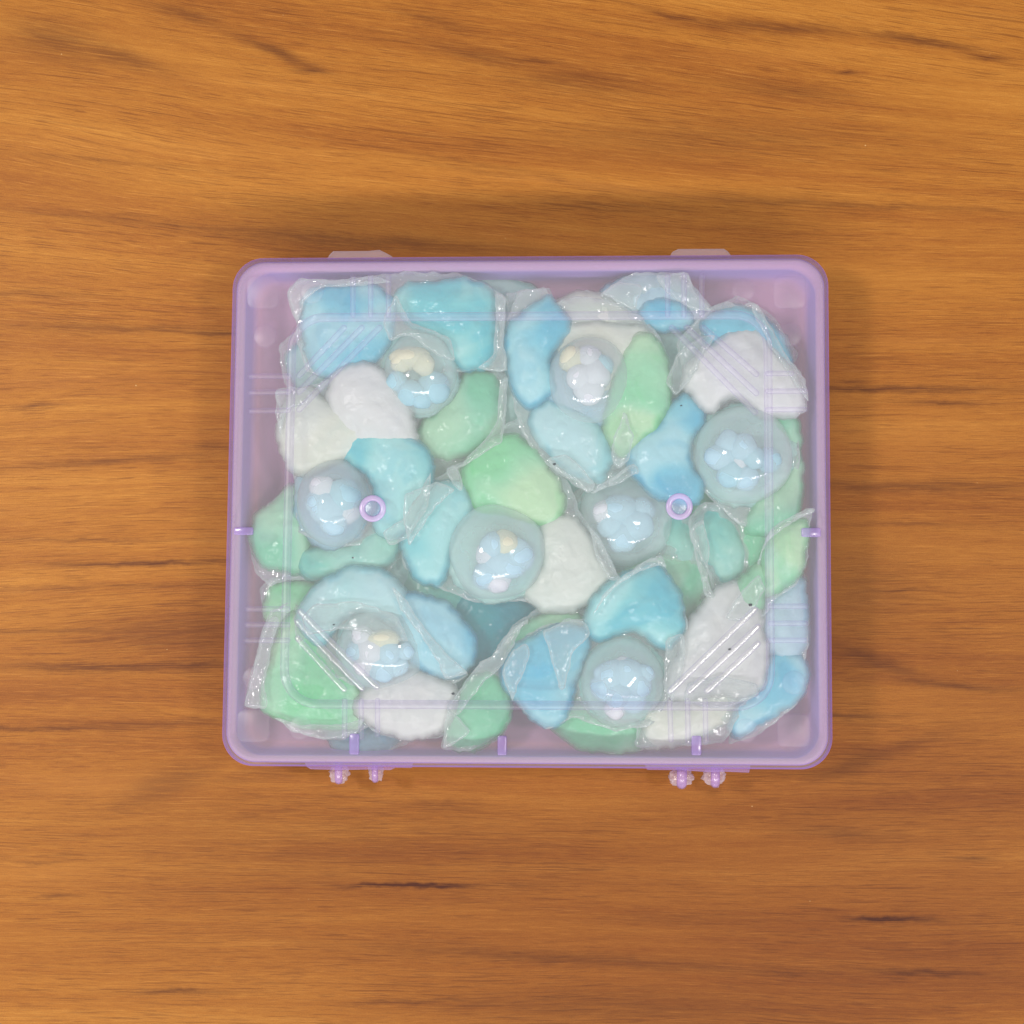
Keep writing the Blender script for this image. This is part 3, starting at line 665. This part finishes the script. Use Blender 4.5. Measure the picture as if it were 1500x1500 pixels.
# --- F right top
p = pod('pod with a large white pocket above a bead filled dome, top right', 1085, 600, 20)
film([(1030, 460), (1048, 447), (1066, 440), (1080, 450), (1106, 442), (1130, 480), (1150, 520), (1178, 552), (1182, 600), (1165, 612), (1172, 670), (1168, 740), (1140, 775), (1080, 770), (1040, 730), (1010, 700), (1005, 560), (990, 500)], 19.5, p, .8)
chamber([(1004, 560), (1012, 532), (1040, 506), (1075, 486), (1103, 485), (1128, 505), (1152, 535), (1176, 572), (1178, 594), (1160, 606), (1120, 606), (1095, 585), (1072, 579), (1055, 585), (1045, 598), (1030, 597), (1017, 580)], 22, 6.5, 'white', p)
chamber([(1035, 470), (1065, 452), (1100, 456), (1130, 478), (1148, 512), (1158, 540), (1140, 545), (1100, 510), (1060, 515), (1035, 500)], 19.5, 5.5, 'blue', p)
chamber([(983, 595), (1003, 581), (1024, 592), (1030, 612), (1016, 634), (1008, 665), (1016, 690), (1030, 706), (1024, 730), (995, 735), (960, 722), (930, 694), (922, 665), (942, 640), (965, 620)], 21, 6.5, 'blue', p)
chamber([(1120, 615), (1150, 604), (1166, 612), (1173, 660), (1172, 730), (1155, 775), (1120, 785), (1095, 770), (1110, 735), (1145, 710), (1160, 670), (1150, 640)], 17.5, 8, 'green', p)
dome(1090, 666, 75, 74, 19.5, 10.5, [(1064, 646, 16, 'b'), (1088, 655, 18, 'b'), (1050, 671, 19, 'b', 1.15), (1082, 680, 12, 'w'), (1066, 700, 17, 't'), (1093, 707, 16, 'b'), (1133, 675, 16, 't'), (1108, 672, 14, 't')], p)
# --- H behind
p = pod('dim pod with pale blue beads under a frosted dome, sunken behind the right pin ring', 920, 770, 12)
film([(840, 720), (880, 700), (960, 690), (1000, 720), (1040, 800), (1050, 860), (1000, 900), (940, 880), (880, 850), (850, 800)], 13.5, p, .8)
dome(915, 762, 72, 70, 13, 11, [(905, 745, 24, 'b', 1.2), (935, 770, 22, 'b'), (892, 770, 18, 'b'), (912, 790, 20, 'b'), (880, 748, 15, 'w'), (945, 745, 17, 'b')], p)
chamber([(885, 850), (905, 825), (950, 812), (1000, 815), (1040, 835), (1040, 880), (1000, 905), (940, 890), (895, 880)], 11, 6, 'green', p)
chamber([(950, 700), (1000, 745), (1030, 790), (1030, 830), (990, 840), (965, 800), (950, 760)], 10, 6, 'teal', p)
# --- H2 teal right
p = pod('teal green pod with a wavy film edge, below the bead dome near the right wall', 1070, 790, 15)
film([(1010, 790), (1008, 760), (1030, 735), (1070, 740), (1130, 745), (1150, 800), (1120, 850), (1080, 870), (1045, 868), (1035, 830)], 18, p, .9)
chamber([(1022, 770), (1038, 742), (1056, 745), (1078, 775), (1090, 808), (1088, 840), (1066, 856), (1044, 840), (1030, 808)], 15.5, 7, 'teal', p)
chamber([(1080, 770), (1110, 760), (1150, 770), (1160, 800), (1130, 840), (1100, 850), (1088, 810)], 14.5, 7, 'green', p)
# --- J right green
p = pod('light green leaf shaped pod with a curled film rim, against the right wall', 1140, 820, 19)
film([(1100, 855), (1112, 820), (1122, 785), (1150, 765), (1190, 745), (1183, 775), (1184, 820), (1165, 858), (1135, 878), (1118, 905), (1085, 895), (1060, 905), (1050, 880), (1075, 850)], 20.5, p, .8, curl=1.6)
chamber([(1124, 800), (1140, 778), (1164, 765), (1182, 766), (1182, 800), (1172, 836), (1150, 858), (1128, 872), (1120, 850)], 21, 6.5, 'lime', p)
chamber([(1084, 858), (1102, 838), (1118, 828), (1122, 858), (1112, 890), (1095, 898), (1082, 880)], 20.5, 5, 'lime', p)
# --- I blue below centre right
p = pod('pod with two bright blue pockets around a blue bead dome, lower centre', 900, 950, 20)
film([(860, 905), (880, 868), (920, 838), (955, 815), (972, 822), (980, 850), (1000, 880), (1008, 925), (990, 955), (985, 1010), (960, 1060), (900, 1072), (840, 1050), (800, 1068), (765, 1040), (735, 985), (745, 950), (790, 918), (850, 905)], 20.5, p, .9, curl=1.0)
chamber([(863, 902), (874, 874), (900, 852), (935, 836), (962, 828), (980, 846), (994, 874), (1001, 908), (992, 935), (972, 947), (957, 934), (935, 924), (905, 925), (880, 937), (866, 925)], 22, 7, 'cyan', p)
chamber([(738, 978), (758, 948), (795, 928), (838, 916), (860, 932), (856, 962), (842, 995), (832, 1030), (818, 1058), (795, 1060), (768, 1036), (745, 1008)], 21.5, 7, 'blue', p)
dome(912, 998, 62, 64, 20, 10, [(895, 990, 20, 'b'), (922, 985, 20, 'b'), (912, 972, 13, 'w'), (880, 1010, 17, 'b'), (938, 1005, 18, 'b'), (905, 1020, 19, 'b'), (928, 1030, 17, 'b'), (900, 1045, 14, 'w'), (880, 985, 13, 'b'), (950, 985, 12, 'b')], p)
# --- I2 green under
p = pod('mint green pod peeking out below the blue bead dome, bottom middle', 880, 1070, 14)
film([(800, 1040), (850, 1020), (950, 1030), (970, 1060), (950, 1098), (890, 1105), (830, 1085)], 15, p, .7)
chamber([(812, 1062), (830, 1030), (880, 1015), (930, 1035), (946, 1065), (946, 1090), (905, 1100), (860, 1096), (830, 1082)], 14.5, 7, 'green', p)
# --- I3 green sliver
p = pod('pale green sliver of a pod between the lower blue pocket and cream pocket', 790, 925, 15)
film([(730, 960), (750, 915), (790, 890), (860, 893), (870, 930), (800, 950), (750, 1000)], 17, p, .7)
chamber([(740, 965), (755, 930), (785, 905), (830, 897), (850, 910), (820, 940), (780, 965), (750, 985)], 16.5, 6, 'green', p)
# --- K white lower right
p = pod('pod with a tall white powder pocket under the diagonal lid ribs, lower right corner', 1060, 950, 19)
film([(975, 1000), (978, 930), (1005, 925), (1030, 890), (1060, 862), (1090, 858), (1120, 880), (1122, 990), (1100, 1020), (1060, 1090), (990, 1092), (930, 1095), (935, 1040), (965, 1020)], 20, p, .8)
chamber([(992, 965), (1008, 925), (1028, 890), (1055, 864), (1085, 860), (1108, 880), (1116, 920), (1124, 965), (1116, 1006), (1080, 1016), (1030, 1018), (985, 1020), (978, 995)], 21, 7, 'white', p)
chamber([(932, 1048), (952, 1030), (990, 1018), (1040, 1016), (1075, 1018), (1072, 1040), (1050, 1066), (1015, 1082), (975, 1092), (942, 1090), (946, 1068)], 18, 6, 'cream', p)
# --- K2 blue lower right
p = pod('grey blue pod with a pointed lower tip, right of the tall white pocket', 1130, 980, 16)
film([(1110, 880), (1150, 845), (1180, 850), (1185, 920), (1180, 970), (1185, 1000), (1165, 1035), (1110, 1078), (1068, 1092), (1072, 1040), (1100, 980)], 17.5, p, .8)
chamber([(1118, 875), (1140, 850), (1170, 842), (1180, 870), (1182, 920), (1176, 955), (1150, 965), (1122, 950), (1115, 915)], 16.5, 7, 'grey', p)
chamber([(1105, 1010), (1125, 970), (1150, 955), (1175, 965), (1182, 990), (1170, 1020), (1140, 1042), (1110, 1062), (1080, 1078), (1076, 1050), (1090, 1025)], 17, 6, 'blue', p)
# --- L bottom left blue
p = pod('pod with a pale aqua arch, sky blue pocket and tiny bluish beads, lower left', 560, 930, 20)
film([(430, 905), (455, 862), (495, 838), (550, 835), (595, 870), (620, 905), (650, 950), (688, 990), (660, 1005), (600, 1000), (530, 1010), (470, 980), (435, 940)], 20.5, p, .9)
chamber([(438, 908), (452, 872), (485, 846), (525, 836), (562, 842), (590, 868), (600, 900), (588, 922), (560, 905), (520, 895), (490, 912), (472, 940), (450, 930)], 21.5, 6.5, 'pale', p)
chamber([(583, 888), (605, 872), (645, 884), (675, 908), (692, 938), (690, 968), (668, 988), (630, 984), (598, 965), (580, 935)], 21.5, 7, 'blue', p)
dome(560, 950, 66, 62, 20, 9.5, [(525, 930, 14, 'w'), (562, 934, 16, 'c', 1.3), (540, 955, 22, 'w'), (572, 958, 15, 'b'), (560, 982, 18, 'b'), (585, 980, 14, 'b'), (530, 978, 15, 'w'), (515, 955, 13, 'b'), (600, 955, 11, 'b')], p)
# --- L2 white bottom
p = pod('white oval powder pod lying near the bottom wall, below the tiny bluish beads', 595, 1030, 19)
film([(520, 1045), (528, 1012), (570, 990), (620, 980), (670, 1000), (680, 1045), (650, 1080), (600, 1085), (550, 1075)], 19.5, p, .6)
chamber([(522, 1040), (532, 1018), (560, 1000), (600, 988), (640, 994), (664, 1018), (662, 1048), (640, 1070), (605, 1078), (570, 1070), (540, 1058)], 20.5, 7, 'white', p)
# --- M bottom left green
p = pod('light mint green pod in a wide clear film reaching into the lower left corner', 450, 1000, 16)
film([(356, 1034), (368, 985), (382, 930), (396, 895), (430, 880), (480, 930), (540, 1000), (560, 1050), (530, 1072), (500, 1084), (450, 1078), (425, 1068), (405, 1048), (380, 1038)], 17.5, p, .8)
chamber([(384, 1018), (392, 975), (408, 935), (428, 900), (452, 915), (480, 965), (520, 1005), (536, 1035), (525, 1058), (490, 1064), (445, 1060), (405, 1048), (388, 1035)], 17.5, 7, 'lime', p)
p = pod('small green pod edge above the big mint pod at the left wall', 415, 880, 12)
film([(380, 860), (400, 845), (450, 850), (480, 870), (460, 920), (410, 920), (385, 905)], 13, p, .7)
chamber([(388, 885), (400, 862), (425, 855), (460, 858), (470, 880), (450, 915), (415, 922), (394, 908)], 12.5, 7, 'lime', p)
# --- N bottom green
p = pod('mint green pod with a pointed pale film triangle, at the bottom edge', 700, 1040, 17)
film([(646, 1098), (650, 1050), (655, 1035), (680, 1000), (706, 968), (720, 960), (745, 925), (775, 905), (760, 960), (742, 990), (745, 1040), (725, 1078), (690, 1100)], 19, p, .8)
chamber([(656, 1080), (658, 1045), (676, 1015), (700, 990), (728, 992), (742, 1020), (742, 1050), (725, 1078), (700, 1095), (670, 1098)], 17.5, 7, 'green', p)
# --- folded flaps of film on top
def flap(poly, z, owner, tilt=(0, 0), amp=.5):
    o = film(poly, z, owner, amp, tilt); o.name = 'film_flap'; o.data.materials[0] = FLAP
pods = {o['label'][:24]: o for o in COL.objects if o.get('category') == 'laundry pod'}
def own(t_): return [o for k_, o in pods.items() if k_.startswith(t_)][0]
E_ = own('pod with a blue crescent'); L_ = own('pod with a pale aqua'); D_ = own('centre pod'); N_ = own('mint green pod with a po'); J_ = own('light green leaf'); I_ = own('pod with two bright')
G_ = own('pale grey blue pod'); H2_ = own('teal green pod with a wa'); K_ = own('pod with a tall white'); A_ = own('pod with two sky'); F_ = own('pod with a large white'); C_ = own('mint green pocket pod'); M_ = own('light mint green'); B_ = own('pod with white pockets')
flap([(800, 672), (832, 664), (850, 682), (874, 712), (861, 724), (836, 700), (812, 690)], 26.5, E_)
flap([(861, 724), (900, 698), (928, 676), (938, 692), (905, 708), (870, 722)], 26, E_)
flap([(900, 640), (915, 600), (928, 640), (922, 672), (905, 690), (895, 668)], 28, E_)
flap([(572, 858), (590, 872), (622, 920), (660, 962), (688, 988), (650, 996), (640, 968), (612, 925), (585, 890)], 28, L_)
flap([(440, 905), (460, 885), (520, 880), (580, 900), (600, 940), (560, 935), (500, 920), (450, 930)], 27.5, L_)
flap([(652, 688), (668, 680), (680, 712), (676, 722), (660, 704)], 25.5, D_)
flap([(862, 770), (880, 790), (900, 832), (912, 850), (892, 850), (872, 812)], 25, D_)
flap([(592, 725), (640, 705), (668, 716), (640, 740), (612, 780), (598, 800), (590, 760)], 27.5, D_)
flap([(647, 1098), (651, 1062), (654, 1038), (672, 1052), (690, 1072), (668, 1090)], 25, N_)
flap([(652, 1040), (680, 1000), (706, 966), (722, 962), (742, 930), (770, 908), (762, 925), (735, 975), (700, 1010), (670, 1050)], 24, N_)
flap([(1122, 796), (1126, 778), (1146, 762), (1172, 750), (1193, 743), (1194, 750), (1172, 760), (1150, 772), (1132, 788)], 28.5, J_)
flap([(1060, 905), (1082, 870), (1112, 840), (1122, 862), (1100, 900), (1080, 912)], 27.5, J_)
flap([(866, 905), (885, 868), (920, 838), (950, 818), (970, 812), (978, 832), (966, 826), (935, 838), (900, 860), (880, 884)], 29, I_)
flap([(795, 925), (830, 905), (858, 910), (865, 930), (840, 955), (828, 1010), (820, 1012), (806, 960)], 28.2, I_)
flap([(735, 985), (748, 955), (770, 940), (778, 960), (760, 1000), (752, 1030)], 28, I_)
flap([(880, 430), (908, 412), (942, 418), (930, 455), (915, 450)], 24, G_)
flap([(960, 402), (1008, 400), (1020, 430), (1046, 458), (1010, 452), (975, 430)], 24, G_)
flap([(1010, 775), (1030, 760), (1040, 800), (1036, 850), (1050, 880), (1032, 872), (1020, 820)], 23, H2_)
flap([(972, 1004), (976, 935), (1002, 927), (1004, 960), (992, 1010), (985, 1030)], 25.5, K_)
flap([(1004, 1000), (1050, 990), (1110, 1000), (1112, 1020), (1060, 1040), (1000, 1030)], 26.5, K_)
flap([(422, 424), (442, 408), (500, 411), (545, 404), (575, 412), (520, 418), (470, 422), (446, 440), (436, 470), (426, 450)], 24, A_)
flap([(724, 428), (741, 436), (738, 500), (743, 544), (700, 540), (722, 520), (726, 470)], 25, A_)
flap([(580, 430), (600, 470), (660, 495), (668, 530), (640, 520), (600, 490), (570, 500), (560, 470)], 27.5, A_)
flap([(1010, 560), (990, 580), (975, 560), (990, 520), (1030, 490), (1050, 490), (1030, 520)], 25, F_)
flap([(1100, 450), (1108, 443), (1130, 478), (1152, 520), (1180, 556), (1184, 590), (1160, 556), (1130, 510)], 25, F_)
flap([(733, 560), (743, 548), (742, 600), (736, 648), (700, 670), (664, 690), (700, 655), (728, 620)], 23, C_)
flap([(358, 1034), (370, 985), (384, 930), (398, 900), (410, 905), (398, 950), (388, 1000), (392, 1040)], 23.5, M_)
flap([(400, 1050), (440, 1062), (500, 1062), (535, 1052), (520, 1078), (470, 1084), (425, 1070)], 23, M_)
flap([(404, 570), (430, 566), (460, 574), (450, 590), (420, 600), (410, 640), (405, 610)], 25, B_)
flap([(560, 780), (590, 760), (615, 720), (632, 690), (628, 740), (600, 785), (570, 800)], 26, B_)
# --- lower layer
def low(label, px, py, z, parts, fl):
    z = max(z, 6.5); q = pod(label, px, py, z); film(fl, z+.8, q, .7)
    for poly, kd in parts: chamber(poly, z, 6.5, kd, q, down=.45)
def blob(cx, cy, rx, ry, n=9, s=0):
    return [(cx+math.cos(2*math.pi*k/n)*rx*(1+.12*math.sin(k*2.3+s)), cy+math.sin(2*math.pi*k/n)*ry*(1+.12*math.cos(k*1.9+s))) for k in range(n)]
low('deep teal pod in the bottom layer, seen between the centre dome and the blue pockets', 725, 930, 9, [(blob(725, 920, 75, 80, s=1), 'deep'), (blob(640, 870, 50, 45, s=2), 'teal')], blob(705, 915, 110, 95, 8))
low('dark grey green pod in the bottom layer, seen left of the aqua crescent', 590, 830, 7, [(blob(570, 830, 60, 70, s=3), 'gel')], blob(570, 835, 80, 85, 8))
low('dusky teal pod in the bottom layer, seen in the gap under the right pin ring', 1010, 880, 6, [(blob(1000, 870, 85, 75, s=4), 'gel'), (blob(940, 960, 60, 60, s=5), 'gel')], blob(985, 890, 110, 100, 8))
low('grey teal pod in the bottom layer, seen between the blue crescent and the green pockets', 760, 620, 8, [(blob(760, 620, 75, 90, s=6), 'gel')], blob(760, 620, 90, 100, 8))
low('grey green pod in the bottom layer, seen left of the white top right pocket', 985, 540, 8, [(blob(990, 540, 75, 80, s=7), 'gel'), (blob(900, 650, 60, 60, s=1), 'gel')], blob(985, 550, 95, 95, 8))
low('muted blue pod in the bottom layer, seen through the film below the square blue pod', 500, 540, 8, [(blob(490, 545, 65, 60, s=2), 'gel'), (blob(600, 520, 60, 60, s=4), 'gel')], [(408, 505), (440, 480), (600, 470), (650, 560), (560, 620), (440, 600), (415, 560)])
low('green pod in the bottom layer, seen under the aqua crescent', 840, 700, 6, [(blob(850, 690, 70, 60, s=5), 'teal')], blob(850, 700, 90, 75, 8))
low('pale blue pod in the bottom layer, just below the white oval pod', 540, 1070, 6, [([(480, 1060), (520, 1040), (580, 1050), (585, 1080), (550, 1100), (500, 1098)], 'grey')], [(470, 1060), (520, 1030), (600, 1040), (600, 1090), (540, 1108), (490, 1105)])
low('faint teal pod in the bottom layer, under the lower blue pocket and the bead dome', 850, 980, 7, [(blob(850, 990, 80, 60, s=3), 'gel')], blob(850, 990, 95, 70, 8))

BL = [('grey green pod on the box floor, seen below the teal pod at the left wall', 470, 880, 'gel'), ('green pod on the box floor, seen in the gap left of the mint pocket', 640, 720, 'green'),
      ('dull teal pod on the box floor, between the aqua crescent and big blue pocket', 640, 860, 'teal'), ('grey green pod on the box floor, between the cream pocket and blue crescent', 720, 470, 'gel'),
      ('grey teal pod on the box floor, seen behind the curled blue pocket', 860, 880, 'gel'), ('faded green pod on the box floor, seen right of the blue waisted pocket', 1040, 740, 'green'),
      ('dull green pod on the box floor, seen left of the tall white pocket', 985, 1000, 'gel'), ('grey blue pod on the box floor, seen behind the top right white pocket', 1080, 520, 'grey'),
      ('grey green pod on the box floor, below the bead dome at the right wall', 1090, 850, 'teal'), ('grey green pod on the box floor, between the white oval and big mint pod', 520, 1000, 'gel'),
      ('grey teal pod on the box floor, seen between the white oval and blue pocket', 680, 1020, 'gel'), ('dull blue pod on the box floor, seen below the green leaf pocket', 930, 620, 'gel')]
for i, (lb, x, y, kd) in enumerate(BL): low(lb, x, y, 5.2, [(blob(x, y, 72, 68, s=i), kd)], blob(x, y, 84, 80, 8, s=i))

# ------------------------------------------------------------------ specks of dirt
for i, (x, y, r, lab) in enumerate([(664, 1016, 2.2, 'tiny black speck on the lid above the mint green pod at the bottom'), (1099, 886, 2.6, 'black speck at the upper end of the lower right diagonal ribs'), (1069, 951, 2.0, 'grey speck among the lower right diagonal ribs'),
                         (517, 817, 1.4, 'tiny dark speck on the lid over the teal pocket'), (998, 594, 1.3, 'tiny dark speck on the lid over the blue pocket below the white one'), (812, 680, 2.0, 'small dark speck on the lid beside the pale blue pocket'), (489, 915, 1.3, 'tiny speck on the lid near the lower left diagonal ribs')]):
    z = ZI+.25; cx, cy = P(x, y, z); bm = bmesh.new(); bmesh.ops.create_icosphere(bm, subdivisions=2, radius=1)
    for v in bm.verts:
        k = 1+.5*noise.noise(v.co*1.7+Vector((i*3, 0, 0))); v.co = Vector((cx+v.co.x*r*PXMM*k*1.2, cy+v.co.y*r*PXMM*k*.8, z+v.co.z*.2))*MM
    o = bm_obj('dirt_speck', bm, SPECK); o['label'] = lab; o['category'] = 'speck'; o['group'] = 'dirt specks on the lid'
